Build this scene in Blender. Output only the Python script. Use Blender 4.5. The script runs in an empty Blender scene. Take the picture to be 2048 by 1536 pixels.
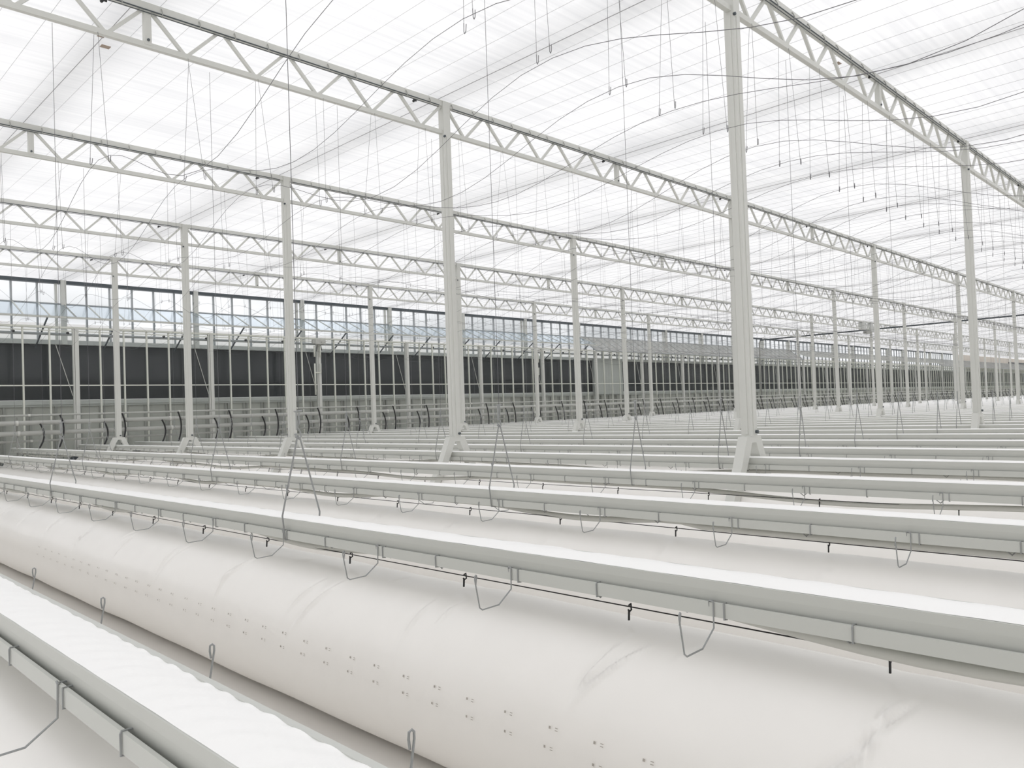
import bpy, math, random
from mathutils import Vector, Matrix

random.seed(7)
C = bpy.context.scene.collection
ZO = 1.2                       # the floor lies 1.2 m under the column brackets' top
BAY, SP, RP = 8.0, 4.5, 1.6    # truss span, truss spacing, gutter pitch
NB = 16                        # spans to the far end
GC = -0.055                    # gutter centre line beside the row line
ZTOP = 4.735                   # top of the trusses

# ------------------------------------------------------------------ materials
def mat(name, col, rough=0.5, metal=0.0, noise=0.0, scale=8.0, bump=0.0, spec=0.5):
    m = bpy.data.materials.new(name); m.use_nodes = True
    nt = m.node_tree; b = nt.nodes['Principled BSDF']
    b.inputs['Base Color'].default_value = (*col, 1)
    b.inputs['Roughness'].default_value = rough
    b.inputs['Metallic'].default_value = metal
    b.inputs['Specular IOR Level'].default_value = spec
    tc = nt.nodes.new('ShaderNodeTexCoord')
    n = nt.nodes.new('ShaderNodeTexNoise'); n.inputs['Scale'].default_value = scale
    n.inputs['Detail'].default_value = 4
    nt.links.new(tc.outputs['Object'], n.inputs['Vector'])
    if noise:
        mx = nt.nodes.new('ShaderNodeMix'); mx.data_type = 'RGBA'
        mx.inputs['A'].default_value = (*[c*(1-noise) for c in col], 1)
        mx.inputs['B'].default_value = (*[min(1, c*(1+noise)) for c in col], 1)
        nt.links.new(n.outputs['Fac'], mx.inputs['Factor'])
        nt.links.new(mx.outputs['Result'], b.inputs['Base Color'])
    if bump:
        bp = nt.nodes.new('ShaderNodeBump'); bp.inputs['Strength'].default_value = bump
        bp.inputs['Distance'].default_value = 0.01
        nt.links.new(n.outputs['Fac'], bp.inputs['Height'])
        nt.links.new(bp.outputs['Normal'], b.inputs['Normal'])
    return m

def glass(name, tint, gloss, haze=0.0, hazecol=(.6, .6, .58), rough=0.05):
    m = bpy.data.materials.new(name); m.use_nodes = True
    nt = m.node_tree; nt.nodes.clear()
    out = nt.nodes.new('ShaderNodeOutputMaterial')
    t = nt.nodes.new('ShaderNodeBsdfTransparent'); t.inputs[0].default_value = (*tint, 1)
    g = nt.nodes.new('ShaderNodeBsdfGlossy'); g.inputs['Roughness'].default_value = rough
    m1 = nt.nodes.new('ShaderNodeMixShader'); m1.inputs[0].default_value = gloss
    nt.links.new(t.outputs[0], m1.inputs[1]); nt.links.new(g.outputs[0], m1.inputs[2])
    last = m1
    if haze:
        d = nt.nodes.new('ShaderNodeBsdfDiffuse'); d.inputs[0].default_value = (*hazecol, 1)
        tc = nt.nodes.new('ShaderNodeTexCoord'); n = nt.nodes.new('ShaderNodeTexNoise')
        n.inputs['Scale'].default_value = 2.5
        nt.links.new(tc.outputs['Object'], n.inputs['Vector'])
        mr = nt.nodes.new('ShaderNodeMapRange')
        mr.inputs['To Min'].default_value = haze*.6; mr.inputs['To Max'].default_value = min(1, haze*1.4)
        nt.links.new(n.outputs['Fac'], mr.inputs['Value'])
        m2 = nt.nodes.new('ShaderNodeMixShader')
        nt.links.new(mr.outputs[0], m2.inputs[0])
        nt.links.new(last.outputs[0], m2.inputs[1]); nt.links.new(d.outputs[0], m2.inputs[2])
        last = m2
    nt.links.new(last.outputs[0], out.inputs[0])
    return m

def lightsheet():
    m = bpy.data.materials.new('cream_sheet'); m.use_nodes = True
    nt = m.node_tree; nt.nodes.clear(); out = nt.nodes.new('ShaderNodeOutputMaterial')
    t = nt.nodes.new('ShaderNodeBsdfTranslucent'); t.inputs[0].default_value = (.93, .90, .87, 1)
    d = nt.nodes.new('ShaderNodeBsdfDiffuse'); d.inputs[0].default_value = (.86, .83, .80, 1)
    mx = nt.nodes.new('ShaderNodeMixShader'); mx.inputs[0].default_value = .25
    nt.links.new(t.outputs[0], mx.inputs[1]); nt.links.new(d.outputs[0], mx.inputs[2]); nt.links.new(mx.outputs[0], out.inputs[0])
    return m

def screen_cloth():
    m = bpy.data.materials.new('screen_cloth'); m.use_nodes = True
    nt = m.node_tree; nt.nodes.clear()
    out = nt.nodes.new('ShaderNodeOutputMaterial')
    tc = nt.nodes.new('ShaderNodeTexCoord')
    def noise(sx, sy, sc, det):
        mp = nt.nodes.new('ShaderNodeMapping'); mp.inputs['Scale'].default_value = (sx, sy, 1)
        n = nt.nodes.new('ShaderNodeTexNoise'); n.inputs['Scale'].default_value = sc
        n.inputs['Detail'].default_value = det
        nt.links.new(tc.outputs['Object'], mp.inputs['Vector']); nt.links.new(mp.outputs[0], n.inputs['Vector'])
        return n
    a = noise(.25, 14, 1.0, 3)          # woven strips running along the trusses
    b = noise(.6, .9, 1.0, 2)           # broad cloudy variation of the cloth
    ad = nt.nodes.new('ShaderNodeMath'); ad.operation = 'ADD'
    nt.links.new(a.outputs['Fac'], ad.inputs[0]); nt.links.new(b.outputs['Fac'], ad.inputs[1])
    cr = nt.nodes.new('ShaderNodeMapRange')
    cr.inputs['From Min'].default_value = .72; cr.inputs['From Max'].default_value = 1.2
    nt.links.new(ad.outputs[0], cr.inputs['Value'])
    mx = nt.nodes.new('ShaderNodeMix'); mx.data_type = 'RGBA'
    mx.inputs['A'].default_value = (.845, .85, .86, 1); mx.inputs['B'].default_value = (.99, .99, .99, 1)
    nt.links.new(cr.outputs[0], mx.inputs['Factor'])
    tl = nt.nodes.new('ShaderNodeBsdfTranslucent'); nt.links.new(mx.outputs['Result'], tl.inputs[0])
    df = nt.nodes.new('ShaderNodeBsdfDiffuse'); df.inputs[0].default_value = (.93, .925, .91, 1)
    tr = nt.nodes.new('ShaderNodeBsdfTransparent')
    m1 = nt.nodes.new('ShaderNodeMixShader'); m1.inputs[0].default_value = .16
    nt.links.new(tl.outputs[0], m1.inputs[1]); nt.links.new(df.outputs[0], m1.inputs[2])
    m2 = nt.nodes.new('ShaderNodeMixShader'); m2.inputs[0].default_value = .05
    nt.links.new(m1.outputs[0], m2.inputs[1]); nt.links.new(tr.outputs[0], m2.inputs[2])
    nt.links.new(m2.outputs[0], out.inputs[0])
    return m

M = dict(
    steel=mat('white_coated_steel', (.66, .665, .63), .45, noise=.03, scale=3),
    gutter=mat('grey_white_coated_sheet', (.575, .585, .55), .4, noise=.03, scale=2),
    film=mat('white_film', (.965, .96, .945), .45, bump=.15, scale=25),
    tube=mat('air_tube_film', (.90, .88, .845), .30, noise=.02, scale=6, bump=.05),
    hole=mat('tube_hole', (.42, .39, .35), .8),
    floor=mat('ground_cloth', (.87, .85, .82), .7, noise=.03, scale=1.5, bump=.1),
    wire=mat('galvanised_wire', (.33, .34, .34), .4, metal=.3),
    string=mat('dark_string', (.15, .15, .16), .6),
    cwire=mat('ceiling_wire_grey', (.36, .36, .37), .6),
    black=mat('black_plastic', (.012, .012, .013), .5),
    hose=mat('soft_grey_pipe', (.68, .68, .64), .55),
    pipe=mat('grey_painted_pipe', (.50, .505, .475), .45, noise=.03),
    dark=mat('dark_insect_panel', (.024, .027, .032), .55, noise=.12, scale=1.2),
    beam=mat('dark_beam_paint', (.075, .09, .10), .5),
    bar=mat('grey_glazing_bar', (.40, .42, .43), .45),
    frame=mat('cream_mullion', (.72, .73, .66), .5),
    panel=mat('white_wall_sheet', (.50, .50, .465), .6, noise=.04, scale=2),
    post=mat('grey_wall_post', (.36, .36, .34), .6),
    ledge=mat('pale_ledge', (.55, .56, .54), .6, noise=.06, scale=3),
    cream=lightsheet(),
    beige=mat('beige_curtain', (.66, .61, .55), .9, noise=.04, scale=3),
    galv=mat('roof_galvanised', (.45, .46, .47), .6),
    tape=mat('brown_patch', (.42, .34, .28), .8),
    glass=glass('clear_pane', (.97, .98, .985), .05),
    fglass=glass('front_pane', (.97, .98, .975), .022),
    vglass=glass('vent_pane', (.92, .955, .985), .12),
    hglass=glass('misty_pane', (.92, .94, .94), .10, haze=.55, hazecol=(.50, .495, .47)),
    cloth=screen_cloth(),
)

# ------------------------------------------------------------------ mesh builder
class MB:
    def __init__(s): s.v = []; s.f = []; s.mi = []; s.cur = 0
    def add(s, vs, fs):
        o = len(s.v); s.v += [tuple(p) for p in vs]
        for f in fs: s.f.append([o+i for i in f]); s.mi.append(s.cur)
    def box(s, x0, x1, y0, y1, z0, z1):
        s.add([(x0,y0,z0),(x1,y0,z0),(x1,y1,z0),(x0,y1,z0),(x0,y0,z1),(x1,y0,z1),(x1,y1,z1),(x0,y1,z1)],
              [(0,3,2,1),(4,5,6,7),(0,1,5,4),(1,2,6,5),(2,3,7,6),(3,0,4,7)])
    def bar(s, p, q, w, h, up=(0, 0, 1)):
        p, q = Vector(p), Vector(q); d = (q-p).normalized(); u = Vector(up)
        a = d.cross(u)
        if a.length < 1e-4: a = d.cross(Vector((0, 1, 0)))
        a.normalize(); b = a.cross(d)
        a *= w/2; b *= h/2
        vs = [p-a-b, p+a-b, p+a+b, p-a+b, q-a-b, q+a-b, q+a+b, q-a+b]
        s.add(vs, [(0,1,2,3),(7,6,5,4),(0,4,5,1),(1,5,6,2),(2,6,7,3),(3,7,4,0)])
    def tube(s, pts, r, n=6, cap=True):
        pts = [Vector(p) for p in pts]; rings = []
        d0 = (pts[1]-pts[0]).normalized()
        a = d0.cross(Vector((0, 0, 1)))
        if a.length < 1e-3: a = d0.cross(Vector((0, 1, 0)))
        a.normalize()
        for i, p in enumerate(pts):
            if i == 0: d = pts[1]-pts[0]
            elif i == len(pts)-1: d = pts[-1]-pts[-2]
            else: d = (pts[i+1]-p).normalized()+(p-pts[i-1]).normalized()
            d.normalize()
            a = a-d*a.dot(d); a.normalize(); b = d.cross(a)
            rings.append([p+(a*math.cos(2*math.pi*k/n)+b*math.sin(2*math.pi*k/n))*r for k in range(n)])
        vs = [v for rg in rings for v in rg]; fs = []
        for i in range(len(pts)-1):
            for k in range(n):
                k2 = (k+1) % n
                fs.append((i*n+k, i*n+k2, (i+1)*n+k2, (i+1)*n+k))
        if cap:
            fs.append(tuple(range(n-1, -1, -1))); fs.append(tuple((len(pts)-1)*n+k for k in range(n)))
        s.add(vs, fs)
    def prism(s, prof, y0, y1):                 # profile in x,z swept along y
        n = len(prof)
        vs = [(x, y0, z) for x, z in prof]+[(x, y1, z) for x, z in prof]
        fs = [(k, (k+1) % n, n+(k+1) % n, n+k) for k in range(n)]
        fs += [tuple(range(n-1, -1, -1)), tuple(range(n, 2*n))]
        s.add(vs, fs)
    def mesh(s, name, mats, smooth=False):
        me = bpy.data.meshes.new(name); me.from_pydata(s.v, [], s.f)
        for m in (mats if isinstance(mats, (list, tuple)) else [mats]): me.materials.append(m)
        for p, i in zip(me.polygons, s.mi): p.material_index = i
        if smooth: me.polygons.foreach_set('use_smooth', [True]*len(me.polygons))
        me.update()
        return me
    def build(s, name, mats, parent=None, smooth=False):
        return link(name, s.mesh(name, mats, smooth), parent)

def link(name, me, parent=None, loc=None):
    o = bpy.data.objects.new(name, me); C.objects.link(o)
    if parent is not None: o.parent = parent
    if loc is not None: o.location = loc
    return o

def tag(o, label, cat, group=None, kind=None):
    o['label'] = label; o['category'] = cat
    if group: o['group'] = group
    if kind: o['kind'] = kind
    return o

def root(name, loc, label, cat, group=None, kind=None):
    o = bpy.data.objects.new(name, None); C.objects.link(o); o.location = loc
    o.empty_display_size = .1
    return tag(o, label, cat, group, kind)

def copy_tree(o, parent=None):
    c = o.copy(); C.objects.link(c)
    if parent is not None: c.parent = parent
    for ch in list(o.children): copy_tree(ch, c)
    return c

ORD = ('first second third fourth fifth sixth seventh eighth ninth tenth eleventh twelfth thirteenth fourteenth '
       'fifteenth sixteenth seventeenth eighteenth nineteenth twentieth').split()
TENS = {2: 'twenty', 3: 'thirty', 4: 'forty', 5: 'fifty'}
def row_x(k): return k*RP+(.03 if k % 5 == 0 else GC)   # rows on a column line sit centred between the feet
def nth(n):                                     # 1 -> first
    if n <= 20: return ORD[n-1]
    t, u = divmod(n, 10)
    return (TENS[t][:-1]+'ieth') if u == 0 else TENS[t]+'-'+ORD[u-1]
LINE = ['nearest', 'second', 'third', 'fourth', 'farthest']   # the five truss lines, going back to the glass wall

# ------------------------------------------------------------------ setting: floor, ceiling, outer shell
X0, X1, Y0, Y1 = -34.0, 150.0, -34.0, 22.5
def struct(o, label, cat): return tag(o, label, cat, kind='structure')
b = MB(); b.box(X0, X1, Y0, Y1+.3, -.12, 0); struct(b.build('floor', M['floor']), 'pale ground cloth floor under the air tubes', 'floor')
b = MB(); b.add([(X0, Y0, 0), (X1, Y0, 0), (X1, Y1-.02, 0), (X0, Y1-.02, 0)], [(0, 3, 2, 1)])
o = b.build('ceiling', M['cloth']); o.location.z = ZTOP+.03+ZO
struct(o, 'translucent white screen cloth ceiling over the whole house', 'ceiling')
b = MB(); b.box(X0-.1, X0, Y0, Y1, 0, ZTOP+ZO); struct(b.build('wall_left', M['panel']), 'white end wall out to the left', 'wall')
b = MB(); b.box(X1, X1+.1, Y0, Y1, 0, ZTOP+ZO); struct(b.build('wall_right', M['panel']), 'white end wall far to the right', 'wall')
b = MB(); b.box(X0, X1, Y0-.1, Y0, 0, ZTOP+ZO); struct(b.build('wall_front', M['panel']), 'white wall behind the viewer', 'wall')

# roof gutters lying above the cloth, one every four metres: they shade it from the sky
b = MB(); b.prism([(-.07, .18), (-.06, .18), (-.045, .012), (.045, .012), (.06, .18), (.07, .18), (.055, 0), (-.055, 0)], Y0, Y1+.2)
rg = b.mesh('roof_gutter', M['galv'])
for k in range(-5, 33):
    o = link('roof_gutter', rg, loc=(4*k, 0, ZTOP+ZO+.17))
    tag(o, 'roof gutter above the screen cloth, seen only as a soft grey band', 'roof gutter', 'roof gutters over the cloth', 'structure')

# ---- outer wall (Y = 22.5): low sheet wall, dark panels, ledges, clerestory windows and dark head beam
WX0, WX1, CURT = -8.0, 144.0, 88.0
def wz(z): return z+ZO
b = MB(); b.box(WX0, WX1, Y1, Y1+.12, 0, wz(.95)); struct(b.build('wall_back', M['panel']), 'white sheet wall below the dark panels', 'wall')
for k in range(int((WX1-WX0)/4)):
    x = WX0+4*k
    b = MB(); b.box(x, x+4, Y1, Y1+.1, wz(1.14), wz(2.80))
    struct(b.build('wall_panel', M['dark']), 'dark grey panel strip behind the glass wall', 'wall panel')
b = MB(); b.box(WX0, WX1, Y1-.10, Y1+.1, wz(1.0), wz(1.13)); b.box(WX0, WX1, Y1-.06, Y1+.1, wz(.94), wz(1.0))
struct(b.build('trim_1', M['ledge']), 'pale ledge under the dark panels', 'ledge')
b = MB(); b.box(WX0, WX1, Y1-.14, Y1+.1, wz(2.80), wz(2.93)); struct(b.build('trim_2', M['ledge']), 'pale ledge above the dark panels', 'ledge')
b = MB(); b.box(WX0, CURT+.1, Y1-.10, Y1+.1, wz(4.645), wz(4.745)); struct(b.build('trim_3', M['beam']), 'dark grey head beam above the upper windows', 'beam')
b = MB(); b.box(CURT+24, WX1, Y1-.09, Y1-.045, wz(4.1), wz(4.25)); struct(b.build('trim_4', M['beam']), 'dark grey head beam at the far right', 'beam')
b = MB()
for k in range(int((CURT+24-WX0)/.667)):
    x = WX0+k*.6667
    b.box(x+.28, x+.33, Y1-.03, Y1, wz(-1.19), wz(.94)); b.box(x+.39, x+.45, Y1-.05, Y1, wz(-1.19), wz(.94))
struct(b.build('trim_5', M['post']), 'grey sheet wall ribs below the dark panels', 'wall ribs')
# beige cloth hung over the far right end of the outer wall
b = MB(); n = 120
vs = []
for k in range(n+1):
    x = CURT+k*.47; y = Y1-.02+.02*math.sin(k*.9)
    top = 4.74; bot = 2.9
    vs += [(x, y, wz(bot)), (x, y, wz(top)), (x, y+.01, wz(bot)), (x, y+.01, wz(top))]
fs = []
for k in range(n):
    o4 = 4*k; fs += [(o4, o4+4, o4+5, o4+1), (o4+2, o4+3, o4+7, o4+6), (o4+1, o4+5, o4+7, o4+3), (o4, o4+2, o4+6, o4+4)]
b.add(vs, fs)
tag(b.build('curtain', M['beige']), 'beige cloth hanging along the far right end of the upper wall', 'curtain')

b = MB(); b.add([(WX0, Y1+.06, wz(2.9)), (CURT, Y1+.06, wz(2.9)), (CURT, Y1+.06, wz(3.45)), (WX0, Y1+.06, wz(3.45))], [(0, 1, 2, 3)]); struct(b.build('trim_6', M['cream']), 'cream sheet covering the lowest part of the upper windows', 'sheet')
# clerestory windows: one structure per 4 m bay
b = MB()
for q in range(1, 6): b.box(q*.6667-.022, q*.6667+.022, -.03, .05, wz(2.93), wz(4.645))
mull = b.mesh('mullion', M['bar'])
b = MB(); b.box(-.022, .022, -.03, .05, wz(2.93), wz(4.645)); mull1 = b.mesh('mullion', M['bar'])
b = MB(); b.box(0.0, 4.0, .02, .026, wz(2.93), wz(4.645)); cpane = b.mesh('pane', M['glass'])
b = MB(); b.box(-.07, .07, -.17, -.02, wz(2.80), wz(4.745)); b.box(-.21, -.14, -.05, .02, wz(2.80), wz(4.645))
wpost = b.mesh('window_post', M['steel'])
wn = 0
for k in range(-2, int(CURT/4)):
    wn += 1
    r = root('window_%d' % wn, (4*k, Y1, 0), 'upper wall window bay %s from the left' % nth(max(1, k+2)), 'window', None, 'structure')
    [link('mullion', mull1, r, (q*.6667, 0, 0)) for q in range(1, 6)] if k < 8 else link('mullion', mull, r)
    link('pane', cpane, r); link('window_post', wpost, r)

# ---- inner glass wall (Y = 21.35)
YF = 21.35
b = MB()
for q in range(1, 6): b.box(q*.6667-.02, q*.6667+.02, -.03, .03, .02, wz(3.16))
fm = b.mesh('mullion', M['frame'])
b = MB(); b.box(-.02, .02, -.03, .03, .02, wz(3.16)); fm1 = b.mesh('mullion', M['frame'])
b = MB(); b.box(0, 4, -.028, .028, wz(1.505), wz(1.537)); fr = b.mesh('rail', M['frame'])
b = MB(); b.box(0, 4, -.06, .06, wz(3.17), wz(3.225)); b.box(0, 4, -.02, .02, wz(3.09), wz(3.11)); ft = b.mesh('head_rail', M['frame'])
b = MB(); b.box(0, 4, -.004, .004, .02, wz(3.17)); fp = b.mesh('pane', M['fglass'])
b = MB(); b.box(-.075, -.04, -.05, .05, 0, wz(3.2)); b.box(-.03, .075, -.07, .07, 0, wz(3.2)); fc = b.mesh('wall_post', M['steel'])
b = MB(); b.tube([(-.52, -.02, wz(2.72)), (-.10, -.02, wz(1.22))], .011, 6); fb = b.mesh('brace_rod', M['pipe'])
for k in range(-2, NB*2+2):
    wn += 1
    r = root('window_%d' % wn, (4*k, YF, 0), 'tall clear glass wall bay %s from the left' % nth(max(1, k+2)), 'window', None, 'structure')
    [link('mullion', fm1, r, (q*.6667, 0, 0)) for q in range(1, 6)] if k < 8 else link('mullion', fm, r)
    for nm, me in (('rail', fr), ('head_rail', ft), ('pane', fp), ('wall_post', fc), ('brace_rod', fb)): link(nm, me, r)

# ---- vent flaps hinged on the outer wall; closed lean-to glazing further right
GBAR = {}
def flap(L, ang, name, gm, bars, lab, x, grp):
    r = root(name, (x, Y1-.1, wz(4.02)), lab, 'vent window', grp)
    dy, dz = -math.cos(ang)*1.38, -math.sin(ang)*1.38
    b = MB(); b.add([(0, 0, 0), (L, 0, 0), (L, dy, dz), (0, dy, dz), (0, 0, .006), (L, 0, .006), (L, dy, dz+.006), (0, dy, dz+.006)],
                    [(0,3,2,1),(4,5,6,7),(0,1,5,4),(1,2,6,5),(2,3,7,6),(3,0,4,7)])
    b.build('pane', gm, r)
    b = MB(); b.bar((0, 0, 0), (L, 0, 0), .04, .05); b.build('hinge_rail', M['bar'], r)
    b = MB(); b.bar((0, dy, dz), (L, dy, dz), .05, .055); b.build('sill_rail', M['bar' if bars == 'bar' else 'gutter'], r)
    key = (round(ang, 3), bars)
    if key not in GBAR:
        b = MB(); b.bar((0, 0, 0), (0, dy, dz), .03, .035, (1, 0, 0)); GBAR[key] = b.mesh('glazing_bar', M[bars])
    for q in range(int(round(L/.6667))+1): link('glazing_bar', GBAR[key], r, (q*.6667, 0, 0))
    return r, dy, dz
OA, CA = math.radians(23.5), math.radians(35.5)
vents = []
for k in range(-1, 3):
    r, dy, dz = flap(8, OA, 'vent_flap', M['vglass'], 'gutter', 'open glass vent flap, %s from the left, hinged on the back wall' % nth(k+2), 8*k, 'open vent flaps')
    if k == 2: pass
    vents.append(r)
    for q in range(4):
        x = 1.1+2*q+(.15 if q % 2 else 0)
        b = MB(); b.bar((x, dy+.02, dz-.02), (x-.05, dy+1.15, dz-.80), .035, .035); b.build('push_arm', M['beam'], r)
for k in range(3, 6):
    flap(8, CA, 'glass_lean_to', M['hglass'], 'bar', 'closed misty glass lean-to panel, %s to the right of the open flaps' % nth(k-2), 8*k, 'closed lean-to panels')
for k in range(6, 10):
    r, dy, dz = flap(8, OA, 'vent_flap', M['hglass'], 'gutter', 'distant open vent flap, %s beyond the closed lean-to glass' % nth(k-5), 8*k, 'open vent flaps')
for k in range(10, 16):
    flap(8, CA, 'glass_lean_to', M['hglass'], 'bar', 'distant closed lean-to glass at the far right, panel %s' % nth(k-9), 8*k, 'closed lean-to panels')
# drive pipe of the vents with roller brackets
r = root('vent_drive_pipe', (0, 0, 0), 'long grey vent drive pipe just under the glass wall head rail', 'pipe')
b = MB(); b.tube([(WX0, YF+.28, wz(3.03)), (WX1-4, YF+.28, wz(3.03))], .04, 10); b.build('pipe', M['galv'], r, True)
b = MB(); b.tube([(0, -.035, 0), (0, .035, 0)], .035, 8); rb = b.mesh('roller', M['black'])
for k in range(60): link('roller', rb, r, (-1.5+k*1.37, YF+.23, wz(3.07)))

# ---- heating pipes along the glass wall
for z, rad, y, lab in ((.668, .028, 20.42, 'thin upper grey pipe along the back wall, topmost of the pipes'),
                       (.463, .064, 20.35, 'thick grey pipe along the back wall, second from top'),
                       (.185, .064, 20.35, 'thick grey pipe along the back wall, third from top'),
                       (-.03, .03, 20.6, 'thin grey pipe along the back wall, lowest of the pipes')):
    r = root('heating_pipe', (0, y, wz(z)), lab, 'pipe', 'pipes along the back wall')
    b = MB(); b.tube([(WX0, 0, 0), (WX1-2, 0, 0)], rad, 12); b.build('pipe', M['pipe'], r, True)
    b = MB(); b.tube([(-.03, 0, 0), (.03, 0, 0)], rad+.006, 12); col = b.mesh('coupling', M['hose'], True)
    for k in range(24): link('coupling', col, r, (-1.9+4*k+.7*(z*7 % 1), 0, 0))
# pipe stands: grey posts carrying the pipes
b = MB(); b.box(-.02, .02, -.02, .02, 0, wz(.62)); b.box(-.02, .02, -.16, .02, wz(.39), wz(.405)); b.box(-.02, .02, -.16, .02, wz(.11), wz(.127))
ps = b.mesh('pipe_stand', M['post'])
for k in range(26):
    o = link('pipe_stand', ps, loc=(-1.7+4*k, 20.5, 0))
    tag(o, 'slim grey pipe stand against the back wall, %s from the left' % nth(k+1), 'pipe stand', 'pipe stands')
# black feed hoses, one long and one short per row
def hose_mesh(z0, z1, bulge):
    b = MB(); pts = []
    for q in range(13):
        t = q/12; pts.append((bulge*(1-(1-t)**3)*1.2-.22*t**2.5, -.06-.25*t*t, z0+(z1-z0)*t))
    b.tube(pts, .023, 6); return b.mesh('feed_hose', M['black'], True)
hl, hs = hose_mesh(.66, -.22, .10), hose_mesh(.43, -.22, .11)
for k in range(70):
    o = link('feed_hose', hl, loc=(-.72+RP*k, 20.35, ZO))
    tag(o, 'long black hose hanging from the top wall pipe, %s from left' % nth(min(k+1, 59)) if k < 40 else 'long black hose hanging from the top wall pipe at the far right', 'hose', 'long black hoses')
    o = link('feed_hose', hs, loc=(-1.22+RP*k, 20.30, ZO))
    tag(o, 'short black hose hanging from the thick wall pipe, %s from left' % nth(min(k+1, 59)) if k < 40 else 'short black hose hanging from the thick wall pipe at the far right', 'hose', 'short black hoses')

# vent motors with their white pipes
for n_, (x, lab) in enumerate(((8.0, 'grey gear motor box with white pipes on the glass wall'), (19.6, 'smaller grey motor with one white pipe on the glass wall'))):
    r = root('vent_motor', (x, YF-.12, ZO), lab, 'motor')
    if n_ == 0:
        b = MB(); b.box(-.22, .2, -.1, .06, 2.98, 3.16); b.box(-.3, -.22, -.06, .04, 3.0, 3.14); b.tube([(.03, -.1, 3.06), (.03, -.13, 3.06)], .03, 8); b.build('gearbox', M['pipe'], r)
        b = MB(); b.tube([(-.1, 0, 2.95), (-.14, 0, 2.72)], .012, 6); b.tube([(.05, 0, 2.95), (.09, 0, 2.76)], .012, 6); b.build('cable', M['black'], r)
    else:
        b = MB(); b.box(-.1, .1, -.08, .05, 3.0, 3.12); b.box(-.14, -.1, -.05, .03, 3.02, 3.10); b.build('gearbox', M['pipe'], r)
    b = MB(); b.tube([(-.22, 0, 1.14), (-.22, 0, 2.28)], .03, 8); b.tube([(-.22, 0, 1.95), (.02, 0, 1.95), (.02, 0, 2.28)], .028, 8); b.build('lower_pipe', M['frame'], r, True)
    b = MB(); b.tube([(-.22, 0, 2.52), (-.22, 0, 2.92)], .03, 8); b.tube([(.02, 0, 2.52), (.02, 0, 2.92)], .028, 8); b.build('upper_pipe', M['frame'], r, True)
# dark supply pipe leaving the wall overhead
r = root('supply_pipe', (41.1, YF-.2, 0), 'dark pipe rising by the glass wall and crossing overhead', 'pipe')
b = MB(); b.tube([(0, 0, 0), (0, 0, wz(4.15)), (.05, -.05, wz(4.33))], .05, 8); b.build('riser', M['post'], r, True)
b = MB(); b.tube([(.05, -.05, wz(4.38)), (.05, -22, wz(4.40)), (.05, -40, wz(4.4))], .045, 8); b.build('overhead_pipe', M['beam'], r, True)
b = MB(); b.tube([(0, 0, wz(1.5)), (0, 0, wz(1.56))], .07, 8); b.tube([(0, 0, wz(2.8)), (0, 0, wz(2.86))], .07, 8); b.build('pipe_clamp', M['bar'], r)
# grey cabinet-like duct seen through the glass
b = MB(); b.prism([(-1.25, 1.0), (-1.25, 2.86), (1.1, 2.86), (1.1, 1.0)], 0, .2); b.box(-1.3, -1.1, -.04, .02, 2.74, 2.9); b.box(.3, 1.1, -.05, 0, 2.78, 2.86)
b.box(-1.3, -1.22, -.02, .0, 1.0, 2.8); b.box(-.1, -.02, -.02, 0, 1.0, 2.86); b.box(1.04, 1.12, -.02, 0, 1.0, 2.86)
o = b.build('wall_duct', M['ledge']); o.location = (26.3, Y1-.24, ZO)
tag(o, 'pale grey duct panel interrupting the dark panels behind the glass', 'duct')

# ------------------------------------------------------------------ columns
def column_parts(parent):
    b = MB(); zt = ZTOP-.01
    b.box(-.06, .06, -.055, .055, .0, zt); b.box(-.066, -.056, -.02, .02, .02, zt-.5); b.box(-.02, .02, -.061, -.055, .02, zt-.5)
    b.build('post', M['steel'], parent)
    b = MB(); fl = -ZO
    half = [(.135, 0), (.27, -.30), (.53, -.76), (.53, fl), (.42, fl), (.42, -.76), (.155, -.30), (.042, -.062)]
    out = half+[(-x, z) for x, z in reversed(half)]; n_ = len(out)
    b.add([(x, -.05, z) for x, z in out]+[(x, .05, z) for x, z in out],
          [(k, k+1, n_+k+1, n_+k) for k in range(n_-1)]+[(n_-1, 0, n_, 2*n_-1)]
          +[(0, 1, 6, 7), (1, 2, 5, 6), (2, 3, 4, 5), (0, 7, 8, 15), (8, 9, 14, 15), (9, 10, 13, 14), (10, 11, 12, 13)]
          +[tuple(n_+v for v in f) for f in ((7, 6, 1, 0), (6, 5, 2, 1), (5, 4, 3, 2), (15, 8, 7, 0), (15, 14, 9, 8), (14, 13, 10, 9), (13, 12, 11, 10))])
    for sx in (-1, 1): b.box(sx*.475-.1, sx*.475+.1, -.09, .09, fl, fl+.012)
    b.build('trestle_foot', M['steel'], parent)
    b = MB(); b.tube([(.0, -.05, .045), (.0, -.085, .045)], .018, 10); o = b.build('bolt', M['beam'], parent); o.location.x = .022
    b = MB(); b.tube([(.0, -.05, 4.22), (.0, -.075, 4.22)], .016, 8); o = b.build('chord_bolt', M['beam'], parent); o.location.x = -.055

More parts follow.
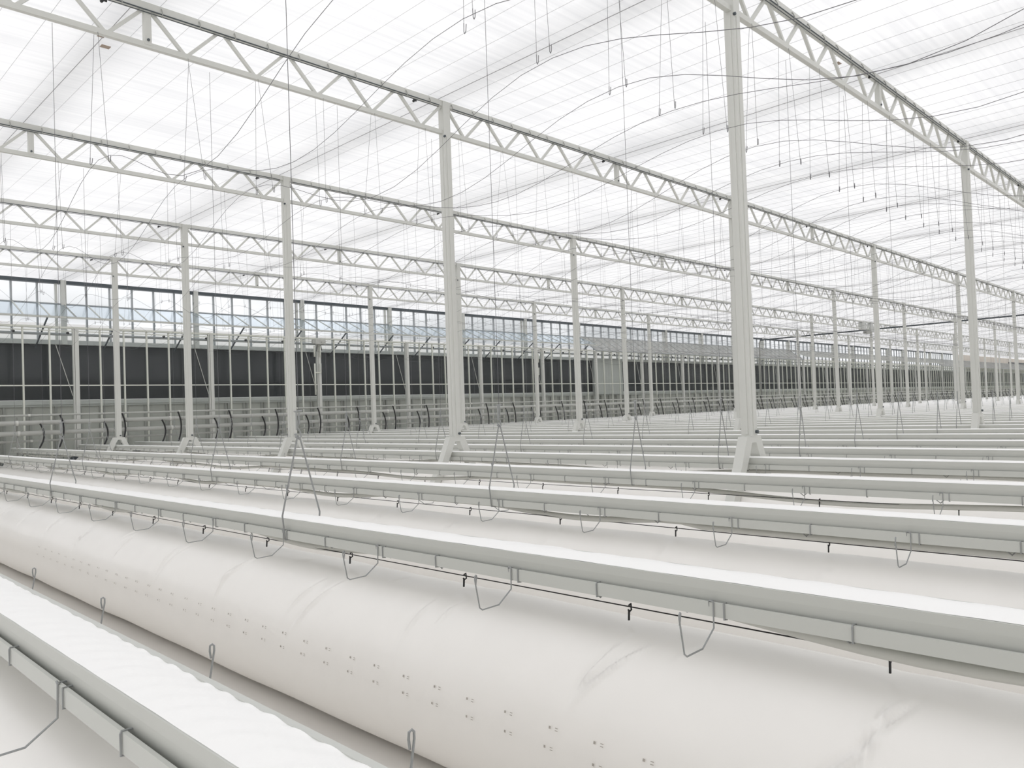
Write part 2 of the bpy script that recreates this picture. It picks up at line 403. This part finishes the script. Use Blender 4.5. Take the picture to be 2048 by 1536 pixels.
proto = root('steel_column', (0, 0, ZO), '', 'column', 'white steel columns', 'thing')
column_parts(proto)
b = MB(); b.box(-.06, .06, -.055, .055, 0, ZTOP-.01)
for sx in (-1, 1):
    b.bar((sx*.09, 0, -.03), (sx*.21, 0, -.32), .10, .10, (0, 1, 0)); b.bar((sx*.21, 0, -.32), (sx*.475, 0, -.78), .10, .10, (0, 1, 0)); b.box(sx*.475-.05, sx*.475+.05, -.05, .05, -ZO, -.75)
b.box(-.135, .135, -.05, .05, -.062, 0)
farcol = b.mesh('steel_column', M['steel'])
first = True
for j in range(5):
    for i in range(0, NB+1):
        if i <= 6 and not (i > 4 and j > 3):
            o = proto if first else copy_tree(proto); first = False
        else:
            o = link('steel_column', farcol)
        o.location = (i*BAY+.03, j*SP, ZO)
        tag(o, ('white steel column on a splayed foot, %s from the left on the %s truss line' % (nth(i+1), LINE[j])) if i < 12 else
            'distant white column beyond the twelfth on the %s truss line' % LINE[j], 'column', 'white steel columns', 'thing')

# ------------------------------------------------------------------ trusses
TB = 4.29                                       # bottom chord centre
def truss_bars():
    tc_, bc = MB(), MB()
    tc_.box(.06, BAY, -.035, .035, 4.655, ZTOP)
    bc.box(.06, BAY, -.028, .028, TB-.028, TB+.028)
    br = []
    for q in range(10):
        a, m_, e = .8*q, .8*q+.4, .8*q+.8
        br.append(((a+.07 if q == 0 else a+.035, 0, 4.665), (m_-.02, 0, TB+.02)))
        br.append(((m_+.02, 0, TB+.02), (e-.035 if q < 9 else e-.03, 0, 4.665)))
    return tc_, bc, br
def truss_parts(parent, fine):
    tc_, bc, br = truss_bars()
    tc_.build('top_chord', M['steel'], parent); bc.build('bottom_chord', M['steel'], parent)
    for p, q in br:
        b = MB(); b.bar(p, q, .034, .034); b.build('brace', M['steel'], parent)
    b = MB(); b.box(3.965, 4.035, -.032, .032, TB, 4.66); b.build('middle_post', M['steel'], parent)
    b = MB(); b.tube([(4.0, -.03, TB+.05), (4.0, -.045, TB+.05)], .014, 8); b.build('bolt', M['beam'], parent)
    b = MB(); b.tube([(.14, -.055, 4.645), (7.9, -.055, 4.645)], .007, 6); b.tube([(.14, -.038, 4.625), (7.9, -.038, 4.625)], .005, 5)
    b.build('drive_tube', M['beam'], parent)
    for x in (3.55, 7.45):
        b = MB(); b.tube([(x, -.07, 4.585), (x, -.045, 4.585)], .016, 10); b.box(x-.004, x+.05, -.06, -.048, 4.59, 4.61); b.build('pulley', M['black'], parent)
    if fine:
        b = MB(); b.tube([(0, -.03, .055), (0, -.05, .03), (0, -.066, -.015), (0, -.06, -.045)], .006, 5); cm = b.mesh('wire_clip', M['post'])
        for q in range(20): link('wire_clip', cm, parent, (.14+.4*q, 0, 4.66))
tp = root('roof_truss', (0, 0, 0), '', 'truss', 'white lattice trusses'); truss_parts(tp, True)
tp2 = root('roof_truss', (0, 0, 0), '', 'truss', 'white lattice trusses'); truss_parts(tp2, False)
tc_, bc, br = truss_bars(); b = tc_; b.box(.06, BAY, -.028, .028, TB-.028, TB+.028); b.box(3.965, 4.035, -.032, .032, TB, 4.66)
for p, q in br: b.bar(p, q, .034, .034)
b.cur = 1; b.tube([(.14, -.055, 4.645), (7.9, -.055, 4.645)], .008, 6)
fartruss = b.mesh('roof_truss', [M['steel'], M['beam']])
f1 = f2 = True
for j in range(5):
    for i in range(-1, NB):
        if j <= 2 and i <= 2 and not (j == 2 and i > 1):
            o = tp if f1 else copy_tree(tp); f1 = False
        elif i <= 4 and not (i > 3 and j > 2):
            o = tp2 if f2 else copy_tree(tp2); f2 = False
        else: o = link('roof_truss', fartruss)
        o.location = (i*BAY, j*SP, ZO)
        lab = 'white lattice truss span, %s from the left on the %s truss line' % (nth(i+2), LINE[j]) if i < 10 else 'distant lattice truss beyond the eleventh span on the %s truss line' % LINE[j]
        tag(o, lab, 'truss', 'white lattice trusses', 'thing')

# grey motor units under the fourth truss line
r = root('screen_motor', (38.9, 3*SP, ZO), 'grey boxy screen motor units hung on the fourth truss line', 'motor')
b = MB(); b.box(-.42, .1, -.12, .12, 4.22, 4.64); b.build('housing', M['ledge'], r)
b = MB(); b.prism([(.85, 4.15), (.8, 4.3), (.95, 4.68), (1.15, 4.68), (1.3, 4.4), (1.3, 4.15)], -.12, .12); b.build('housing', M['ledge'], r)
b = MB(); b.box(.2, .75, -.1, .1, 4.02, 4.16); b.tube([(.1, 0, 4.1), (.9, 0, 4.1)], .03, 8); b.build('gear', M['post'], r)

# ------------------------------------------------------------------ ceiling wires (under the cloth, across all truss lines)
b = MB(); b.tube([(0, -6.5, 0), (0, Y1-.15, 0)], .0018, 4); cw = b.mesh('ceiling_wire', M['cwire'])
for k in range(300):
    bay, q = divmod(k, 20)
    o = link('ceiling_wire', cw, loc=(-7.86+.4*k, 0, ZTOP+ZO+.012))
    lab = 'thin grey wire under the ceiling cloth, %s wire right of %s column row' % (nth(q+1), ['the left-hand unseen', 'the first', 'the second', 'the third', 'the fourth', 'the fifth'][bay]) if bay < 6 else 'thin grey wire under the far ceiling cloth beyond the sixth column row'
    tag(o, lab, 'wire', 'ceiling support wires')

b = MB(); b.tube([(0, -6.5, 0), (0, Y1-.15, 0)], .0042, 5); dc = b.mesh('drive_cable', M['cwire'])
for k in range(26):
    o = link('drive_cable', dc, loc=(-4.09+4*k, 0, ZTOP+ZO+.004))
    tag(o, 'darker drive cable under the ceiling cloth, %s from the left' % nth(k+1), 'cable', 'screen drive cables')

# ------------------------------------------------------------------ crop cables and the strings that carry them
cx = [-4.42+.8*k for k in range(72)]
def cable(x, sags, offs):
    b = MB(); pts = []
    for j in range(-1, 5):
        for q in range(14):
            t = q/14; y = (j+t)*SP
            if j == 4 and y > Y1-1.2: break
            s_ = sags[j+1]
            z = 2.985-s_*math.sin(math.pi*t)**2
            pts.append((offs[j+1]*(1-t)+offs[j+2]*t, y, z))
    b.tube(pts, .0024, 4)
    o = b.build('crop_cable', M['string']); o.location = (x, 0, ZO); return o
for k, x in enumerate(cx[:56]):
    sags = [random.uniform(.25, .62) for _ in range(7)]
    offs = [random.uniform(-.1, .1) for _ in range(8)]
    if k == 0: sags[1] = .64; offs = [0, 0, -.08, .05, 0, 0, 0, 0]
    if k == 1: sags[1] = .40; offs = [0]*8
    o = cable(x, sags, offs)
    lab = 'sagging dark cable strung below the trusses, %s from the left' % nth(k+1) if k < 30 else 'sagging dark cable below the far trusses beyond the thirtieth'
    tag(o, lab, 'cable', 'sagging crop cables')
    if k < 30:
        for j in range(5):
            for s_ in (0, 1):
                L = TB-2.985
                b = MB() if False else None
                y = j*SP+(.13 if s_ == 0 else -.13)
                o = bpy.data.objects.new('hanging_string', None) if False else None
                me = STR if 'STR' in globals() else None
                if me is None:
                    bb = MB(); bb.tube([(0, 0, 0), (0, 0, -1.27)], .0019, 4)
                    bb.tube([(0, 0, -1.25), (0, 0, -1.31), (.008, 0, -1.32), (.018, 0, -1.30), (.022, 0, -1.25)], .0034, 4)
                    STR = me = bb.mesh('hanging_string', M['string'])
                o = link('hanging_string', me, loc=(x+random.uniform(-.09, .09), j*SP+(.03 if s_ == 0 else -.03), TB-.02+ZO))
                lean = random.uniform(-.05, .05)
                o.rotation_euler = ((.05 if s_ == 0 else -.05), (lean if random.random() < .7 else lean*2), 0)
                tag(o, 'dark string with a hook under the %s truss line, %s %s' % (LINE[j], nth(k+1), 'pair, rear one' if s_ == 0 else 'pair, front one'), 'string', 'hooked strings below the trusses')
b = MB()
for x in cx[30:]:
    for j in range(5):
        for s_ in (-1, 1):
            l1, l2 = random.uniform(-.08, .08), random.uniform(-.08, .08)
            b.tube([(x+l1, j*SP, TB+ZO-.03), (x+l2, j*SP+s_*.12, 2.98+ZO)], .0019, 3)
tag(b.build('hanging_strings', M['string']), 'dark hooked strings below the far trusses', 'string', 'hooked strings below the trusses', 'stuff')

# ------------------------------------------------------------------ grow gutters
GY0, GY1 = -9.0, 21.1
TROUGH = [(-.075, -.209), (-.072, -.213), (-.072, -.240), (-.066, -.284), (.066, -.284), (.072, -.240), (.072, -.213), (.075, -.209),
          (.079, -.211), (.0775, -.241), (.070, -.290), (-.070, -.290), (-.0775, -.241), (-.079, -.211)]
CHAN = [(-.068, -.2885), (-.068, -.314), (-.087, -.314), (-.087, -.281), (-.084, -.274), (-.0935, -.2745), (-.0935, -.319), (-.062, -.319), (-.062, -.2885)]
b = MB(); b.prism(TROUGH, GY0, GY1); b.box(.064, .081, GY0, GY1, -.2125, -.2085); m_tr = b.mesh('trough', M['gutter'])
b = MB(); b.prism(CHAN, GY0, GY1); m_ch = b.mesh('drain_channel', M['gutter'])
b = MB(); b.prism([(-x, z) for x, z in reversed(CHAN)], GY0, GY1); m_ch2 = b.mesh('drain_channel', M['gutter'])
def film(step, amp, seed, xr=.078):
    rnd = random.Random(seed); b = MB(); n = int((GY1-GY0)/step); cols = 9; vs = []
    ph = [rnd.uniform(0, 6) for _ in range(6)]
    for a in range(n+1):
        y = GY0+(GY1-GY0)*a/n
        for c in range(cols):
            t = c/(cols-1); x = -.0765+(xr+.0765)*t
            w = 4*t*(1-t)
            z = -.2085+(.005 if xr < .07 else .011)*w+amp*(.25+.75*t*t)*(.5*math.sin(11*y+9*t+ph[0])*math.sin(1.3*y+ph[1])+.35*math.sin(29*y-7*t+ph[2]))
            if xr < .07: z += min(1, 4*t)*.0024*math.sin(y*62+12*t*t+2*math.sin(y*3))*(.35+.65*math.sin(1.1*y+1)**2)
            if c == cols-1 and xr > .07: z += amp*.6*(math.sin(7*y+ph[3])+.5*math.sin(17*y+ph[4])); x += .004*math.sin(9*y+ph[5])
            vs.append((x, y, z))
    fs = [(a*cols+c, a*cols+c+1, (a+1)*cols+c+1, (a+1)*cols+c) for a in range(n) for c in range(cols-1)]
    base = len(vs)
    vs += [(-.074, GY0, -.216), (.060, GY0, -.216), (-.074, GY1, -.216), (.060, GY1, -.216)]
    fs.append((base, base+2, base+3, base+1))
    b.add(vs, fs); return b.mesh('film_cover', M['film'], True)
def wire_hook(sx, ln=1):
    b = MB(); p = [(-.090, .018, -.30), (-.093, .018, -.272), (-.096, 0.012, -.268), (-.097, 0, -.272), (-.099, 0, -.352), (-.168, 0, -.40), (-.255, 0, -.402), (-.268, 0, -.392), (-.288, 0, -.285), (-.288, 0, -.272), (-.283, 0, -.266), (-.277, .002, -.270), (-.277, .004, -.285), (-.280, .005, -.305)]
    b.tube([(sx*x, y, z) for x, y, z in p], .0028, 6)
    b.tube([(sx*-.066, .018, -.275), (sx*-.088, .018, -.2735), (sx*-.096, 0, -.270)], .0028, 5)
    b.tube([(sx*-.066, .018, -.275), (sx*-.066, -.03, -.275), (sx*-.0965, -.036, -.273), (sx*-.0965, -.036, -.322), (sx*-.078, -.036, -.324)], .0028, 5)
    return b.mesh('pipe_hook', M['wire'])
def wire_clip(sx):
    b = MB(); b.tube([(sx*-.066, 0, -.274), (sx*-.094, 0, -.2725), (sx*-.0965, 0, -.278), (sx*-.0965, 0, -.322), (sx*-.076, 0, -.3235)], .0028, 5)
    return b.mesh('clip', M['wire'])
hkL, hkR, clL, clR = wire_hook(1), wire_hook(-1), wire_clip(1), wire_clip(-1)
films = [film(.015, .0028, 1, .064), film(.04, .0035, 4), film(.06, .003, 2), film(.25, .002, 3)]
b = MB(); b.prism([(-.078, -.21), (.078, -.21), (.0775, -.241), (.070, -.286), (.092, -.275), (.092, -.319), (-.092, -.319), (-.092, -.275), (-.070, -.286), (-.0775, -.241)], GY0+3, GY1)
b.cur = 1; b.prism([(-.076, -.2095), (.076, -.2095), (.055, -.199), (0, -.195), (-.055, -.199)], GY0+3, GY1)
m_far = b.mesh('grow_gutter', [M['gutter'], M['film']])
rows = list(range(-4, 76))
for k in rows:
    x = row_x(k); n = k+5
    lab = ('white hanging grow gutter, %s row from the camera' % nth(n)) + (', nearest of all at lower left' if n == 1 else '') if n <= 40 else 'distant white grow gutter beyond the fortieth row'
    if n <= 14:
        r = root('grow_gutter', (x, 0, ZO), lab, 'gutter', 'hanging grow gutters')
        link('trough', m_tr, r); link('drain_channel', m_ch, r); link('drain_channel', m_ch2, r)
        link('film_cover', films[0 if n == 1 else 1 if n == 2 else 2 if n <= 5 else 3], r)
        if n <= 9:
            ph = {1: -1.70, 2: -2.54, 3: -2.6}.get(n, -2.4+.13*((n*37) % 7))
            lo, hi = (-4, 8) if n <= 2 else (-4.0, 21) if n < 6 else (-2, 18)
            if n == 2: hi = 21
            y = ph-1.8
            while y < hi:
                if y > lo:
                    link('pipe_hook', hkL, r, (0, y, 0))
                    if n <= 3: link('pipe_hook', hkR, r, (0, y+(0 if n == 1 else .27), 0))
                if y+.46 > lo and y+.46 < hi:
                    link('clip', clL, r, (0, y+.47, 0))
                y += .9
    else:
        o = link('grow_gutter', m_far, loc=(x, 0, ZO)); tag(o, lab, 'gutter', 'hanging grow gutters')

# soft grey pipe and thin black drip line under each of the nearer gutters
b = MB(); b.tube([(0, 0, .008), (.012, 0, .012), (.014, 0, -.01), (0, 0, -.016), (-.004, 0, -.006)], .0035, 5); b.bar((.0, 0, -.008), (-.003, 0, -.045), .005, .007); peg = b.mesh('peg', M['black'])
b = MB(); b.tube([(-.03, .055, .055), (0, 0, 0), (.01, -.02, .022), (.02, -.03, .05)], .0035, 5); vh = b.mesh('v_hook', M['wire'])
for k in range(-4, 6):
    n = k+5; x = row_x(k); rnd = random.Random(50+k); pts = []
    p1, p2, p3 = rnd.uniform(0, 6), rnd.uniform(0, 6), rnd.uniform(0, 6)
    y = -7.0
    while y < 20.6:
        z = -.360+.024*math.sin(1.25*y+p1)+.010*math.sin(2.7*y+p2)+.008*math.sin(.6*y+p3)
        if n == 2: z = -.331-.042*max(0, math.cos((y+3.15)*2*math.pi/3.25))**1.5
        if n == 3: z = -.332-.038*max(0, math.cos((y+.45)*2*math.pi/2.9)) if y > -1.4 else -.352
        pts.append((.015+.02*math.sin(1.1*y+p2), y, z)); y += .15
    b = MB(); b.tube(pts, .0185, 8); o = b.build('drip_pipe', M['hose'], None, True); o.location = (x+.02, 0, ZO)
    tag(o, 'wavy soft grey pipe slung below the %s gutter row' % nth(n), 'pipe', 'soft pipes below the gutters')
    r = root('drip_line', (x+.03, 0, ZO-.376), 'thin black line with pegs below the %s gutter row' % nth(n), 'line', 'drip lines below the gutters')
    b = MB(); b.tube([(0, -8, 0), (0, 20.8, 0)], .0024, 4); b.build('line', M['black'], r)
    ph = {2: -3.02, 3: -3.07}.get(n, -3.0+rnd.uniform(0, .9))
    for q in range(26 if n < 7 else 14):
        link('peg', peg, r, (0, ph+.905*q, -.004)); link('v_hook', vh, r, (-.05, ph+.09+.905*q, .03))

# ------------------------------------------------------------------ gutter hangers
def hanger_parts(r):
    b = MB()
    b.tube([(-.06, 0, -.324), (-.100, 0, -.323), (-.112, 0, -.19), (-.012, 0, .235), (-.02, 0, .262)], .0048, 6)
    b.build('yoke_rod', M['wire'], r, True)
    b = MB(); b.tube([(.06, 0, -.324), (.100, 0, -.323), (.112, 0, -.19), (.006, 0, .235), (-.01, 0, .25), (-.022, 0, .24)], .0048, 6)
    b.build('yoke_rod', M['wire'], r, True)
    b = MB(); b.tube([(-.016, 0, .245), (.0, 0, .228), (.012, 0, .245), (.006, 0, .275), (-.006, 0, .29), (-.006, 0, .335)], .0045, 6)
    b.box(-.016, -.009, -.004, .004, .28, .385); b.box(.0, .006, -.004, .004, .31, .385); b.tube([(-.026, 0, .385), (.022, 0, .39)], .005, 6)
    b.build('adjuster_hook', M['wire'], r)
    b = MB(); b.tube([(0, 0, .385), (0, 0, TB)], .0021, 4); b.build('suspension_wire', M['string'], r)
    b = MB(); b.tube([(-.085, -.01, -.055), (-.088, 0, -.02), (-.07, 0, -.03), (-.066, 0, .0)], .004, 5); b.build('spare_hook', M['wire'], r)
hp = root('gutter_hanger', (0, 0, 0), '', 'hanger', 'gutter hangers'); hanger_parts(hp)
b = MB(); b.tube([(-.10, 0, -.323), (-.112, 0, -.19), (0, 0, .245), (.112, 0, -.19), (.10, 0, -.323)], .0055, 4); b.tube([(0, 0, .24), (0, 0, .39)], .009, 4); b.tube([(0, 0, .385), (0, 0, TB)], .0020, 3)
farh = b.mesh('gutter_hanger', M['wire'])
ff = True
for k in range(-3, 55):
    for j in range(5):
        n = k+5
        if n <= 8: o = hp if ff else copy_tree(hp); ff = False
        else: o = link('gutter_hanger', farh)
        if k % 5 == 0 : o.location = (row_x(k), j*SP+.30, ZO)
        else: o.location = (row_x(k), j*SP+.15+.05*math.sin(k*3+j), ZO)
        o.rotation_euler = (0, 0, random.uniform(-.12, .12))
        lab = 'wire A-shaped hanger on the %s gutter row below the %s truss line' % (nth(n), LINE[j]) if n <= 30 else 'distant wire hanger beyond the thirtieth row below the %s truss line' % LINE[j]
        tag(o, lab, 'hanger', 'gutter hangers')

# ------------------------------------------------------------------ inflated air tubes under the gutters
TR, TZ = .384, -.820
def air_tube(dy, na, y0, y1, seed, creases, holes):
    rnd = random.Random(seed); b = MB(); n = int((y1-y0)/dy); vs = []
    cr = []; ys = []; y = y0
    while y < y1:
        ys.append(y); y += dy if y < 3 else 2.5*dy
    n = len(ys)-1
    if creases:
        y = -2.11-.9*4
        while y < 12:
            for q in range(rnd.choice((2, 3, 3))):
                cr.append((y+rnd.uniform(-.10, .07), rnd.uniform(32, 62), rnd.uniform(8, 17), rnd.uniform(.009, .014), rnd.uniform(.008, .014)*(1 if rnd.random() < .8 else -1)*(1.25 if -3.5 < y < 1 else .8), rnd.uniform(-.006, .0)))
            if rnd.random() < .4: cr.append((y+rnd.uniform(.3, .6), rnd.uniform(70, 85), 9, .012, .004, -.003))
            y += .9
    p = [rnd.uniform(0, 6.3) for _ in range(8)]
    for a in range(n+1):
        y = ys[a]
        for c in range(na):
            th = 360.0*c/na; tr = math.radians(th)
            r_ = TR+.0025*math.sin(2.2*y+p[0]+2*tr)+.002*math.sin(5.1*y+p[1]-3*tr)
            r_ -= .004*math.exp(-((y+2.11+.45) % .9-.45)**2/.004)*max(0, math.sin(tr))
            for (yc, tc2, tw, yw, am, sl) in cr:
                if abs(y-yc) < .25:
                    dd = th-tc2
                    if abs(dd) < 3*tw:
                        yy = y-yc-sl*dd
                        g = math.exp(-(yy/yw)**2)-.55*math.exp(-((yy-1.9*yw)/yw)**2)
                        r_ += am*g*math.exp(-(dd/tw)**2)
            z = TZ+r_*math.sin(tr)
            if z < -ZO+.002: z = -ZO+.002
            vs.append((-r_*math.cos(tr), y, z))
    fs = [(a*na+c, a*na+(c+1) % na, (a+1)*na+(c+1) % na, (a+1)*na+c) for a in range(n) for c in range(na)]
    b.add(vs, fs)
    if holes:
        b.cur = 1
        for q in range(40):
            y = -3.62+.2*q
            for th in (14.7, 5.2):
                yy = y+rnd.uniform(-.01, .01); tr = math.radians(th+rnd.uniform(-.3, .3)); R_ = TR+.0045
                s_ = .0042; up = (-math.cos(tr+s_/TR), math.sin(tr+s_/TR)); dn = (-math.cos(tr-s_/TR), math.sin(tr-s_/TR))
                b.add([(dn[0]*R_, yy-s_, TZ+dn[1]*R_), (dn[0]*R_, yy+s_, TZ+dn[1]*R_), (up[0]*R_, yy+s_, TZ+up[1]*R_), (up[0]*R_, yy-s_, TZ+up[1]*R_)], [(0, 3, 2, 1)])
                for th2 in (.5, -.7):
                    t2 = math.radians(th2)+tr; a0, a1 = t2-.0012/TR, t2+.0012/TR
                    b.add([(-math.cos(a0)*R_, yy-.036, TZ+math.sin(a0)*R_), (-math.cos(a0)*R_, yy-.024, TZ+math.sin(a0)*R_), (-math.cos(a1)*R_, yy-.024, TZ+math.sin(a1)*R_), (-math.cos(a1)*R_, yy-.036, TZ+math.sin(a1)*R_)], [(0, 3, 2, 1)])
    return b.mesh('air_tube', [M['tube'], M['hole']], True)
tm = {1: air_tube(.1, 40, -9, 21.0, 3, False, False), 2: air_tube(.010, 220, -4.6, 21.0, 5, True, True), 3: air_tube(.03, 90, -6, 21.0, 8, True, False), 4: air_tube(.06, 48, -6, 21.0, 9, True, False)}
plain = air_tube(.5, 24, -6, 21.0, 11, False, False)
b = MB(); b.tube([(0, 20.98, TZ), (0, 21.2, TZ)], TR-.02, 28); colr = b.mesh('end_collar', M['beam'], True)
for k in range(-4, 26):
    n = k+5
    r = root('air_tube', (k*RP+(.03 if k % 5 == 0 else 0), 0, ZO), 'inflated pale film air tube lying below the %s gutter row' % nth(n), 'air tube', 'air tubes under the gutters')
    link('sleeve', tm.get(n, plain), r)
    link('end_collar', colr, r)

# small brown patches stuck on the cloth
for x, y, s_ in ((-3.98, 5.83, .05), (-4.1, 5.58, .035), (3.2, .22, .05)):
    b = MB(); b.box(-s_, s_, -.04, .04, -.004, 0); o = b.build('cloth_patch', M['tape']); o.location = (x, y, ZTOP+ZO+.026)
    tag(o, {-3.98: 'brown patch on the ceiling cloth at upper left', -4.1: 'smaller pale brown patch beside the upper left patch', 3.2: 'beige patch on the ceiling cloth by the nearest truss'}[x], 'patch', 'patches on the ceiling cloth')

# ------------------------------------------------------------------ light: an overcast sky over the translucent roof
w = bpy.data.worlds.new('sky'); bpy.context.scene.world = w; w.use_nodes = True
nt = w.node_tree; bg = nt.nodes['Background']
tc = nt.nodes.new('ShaderNodeTexCoord'); mp = nt.nodes.new('ShaderNodeMapping'); mp.inputs['Scale'].default_value = (1.6, 1.6, 5)
n = nt.nodes.new('ShaderNodeTexNoise'); n.inputs['Scale'].default_value = 3.0; n.inputs['Detail'].default_value = 5
nt.links.new(tc.outputs['Generated'], mp.inputs['Vector']); nt.links.new(mp.outputs[0], n.inputs['Vector'])
sp = nt.nodes.new('ShaderNodeSeparateXYZ'); nt.links.new(tc.outputs['Generated'], sp.inputs[0])
lo = nt.nodes.new('ShaderNodeMapRange'); lo.inputs['From Min'].default_value = .165; lo.inputs['From Max'].default_value = .10
nt.links.new(sp.outputs['Z'], lo.inputs['Value'])
mr = nt.nodes.new('ShaderNodeMapRange'); mr.inputs['From Min'].default_value = .42; mr.inputs['From Max'].default_value = .62
nt.links.new(n.outputs['Fac'], mr.inputs['Value'])
mu = nt.nodes.new('ShaderNodeMath'); mu.operation = 'MULTIPLY'; nt.links.new(lo.outputs[0], mu.inputs[0]); nt.links.new(mr.outputs[0], mu.inputs[1])
mx = nt.nodes.new('ShaderNodeMix'); mx.data_type = 'RGBA'
mx.inputs['A'].default_value = (.985, .98, .99, 1); mx.inputs['B'].default_value = (.56, .57, .58, 1)
nt.links.new(mu.outputs[0], mx.inputs['Factor']); nt.links.new(mx.outputs['Result'], bg.inputs['Color'])
bg.inputs['Strength'].default_value = 1.0

# ------------------------------------------------------------------ camera
f_, ya, pi_, ro, cxx, cyy, czz, sx, sy = 1558.074, .7773, .0208, -.0363, -7.1005, -3.8466, .3518, 18.496, 18.0877
ca, sa = math.cos(ya), math.sin(ya)
F = Vector((ca*math.cos(pi_), sa*math.cos(pi_), math.sin(pi_))); r0 = Vector((sa, -ca, 0)); u0 = r0.cross(F)
R = r0*math.cos(ro)+u0*math.sin(ro); U = -r0*math.sin(ro)+u0*math.cos(ro)
cam = bpy.data.cameras.new('camera'); co = bpy.data.objects.new('camera', cam); C.objects.link(co)
co.matrix_world = Matrix(((R.x, U.x, -F.x, cxx), (R.y, U.y, -F.y, cyy), (R.z, U.z, -F.z, czz+ZO), (0, 0, 0, 1)))
cam.sensor_fit = 'HORIZONTAL'; cam.sensor_width = 36; cam.lens = f_/2048*36
cam.shift_x = -sx/2048; cam.shift_y = sy/2048; cam.clip_end = 400; cam.clip_start = .05
sc = bpy.context.scene; sc.camera = co
sc.view_settings.view_transform = 'Standard'; sc.view_settings.look = 'None'
sc.view_settings.gamma = 1.0; sc.view_settings.use_curve_mapping = False
sc.view_settings.exposure = 0.24
sc.cycles.max_bounces = 10; sc.cycles.diffuse_bounces = 6; sc.cycles.transparent_max_bounces = 16
sc.cycles.transmission_bounces = 6
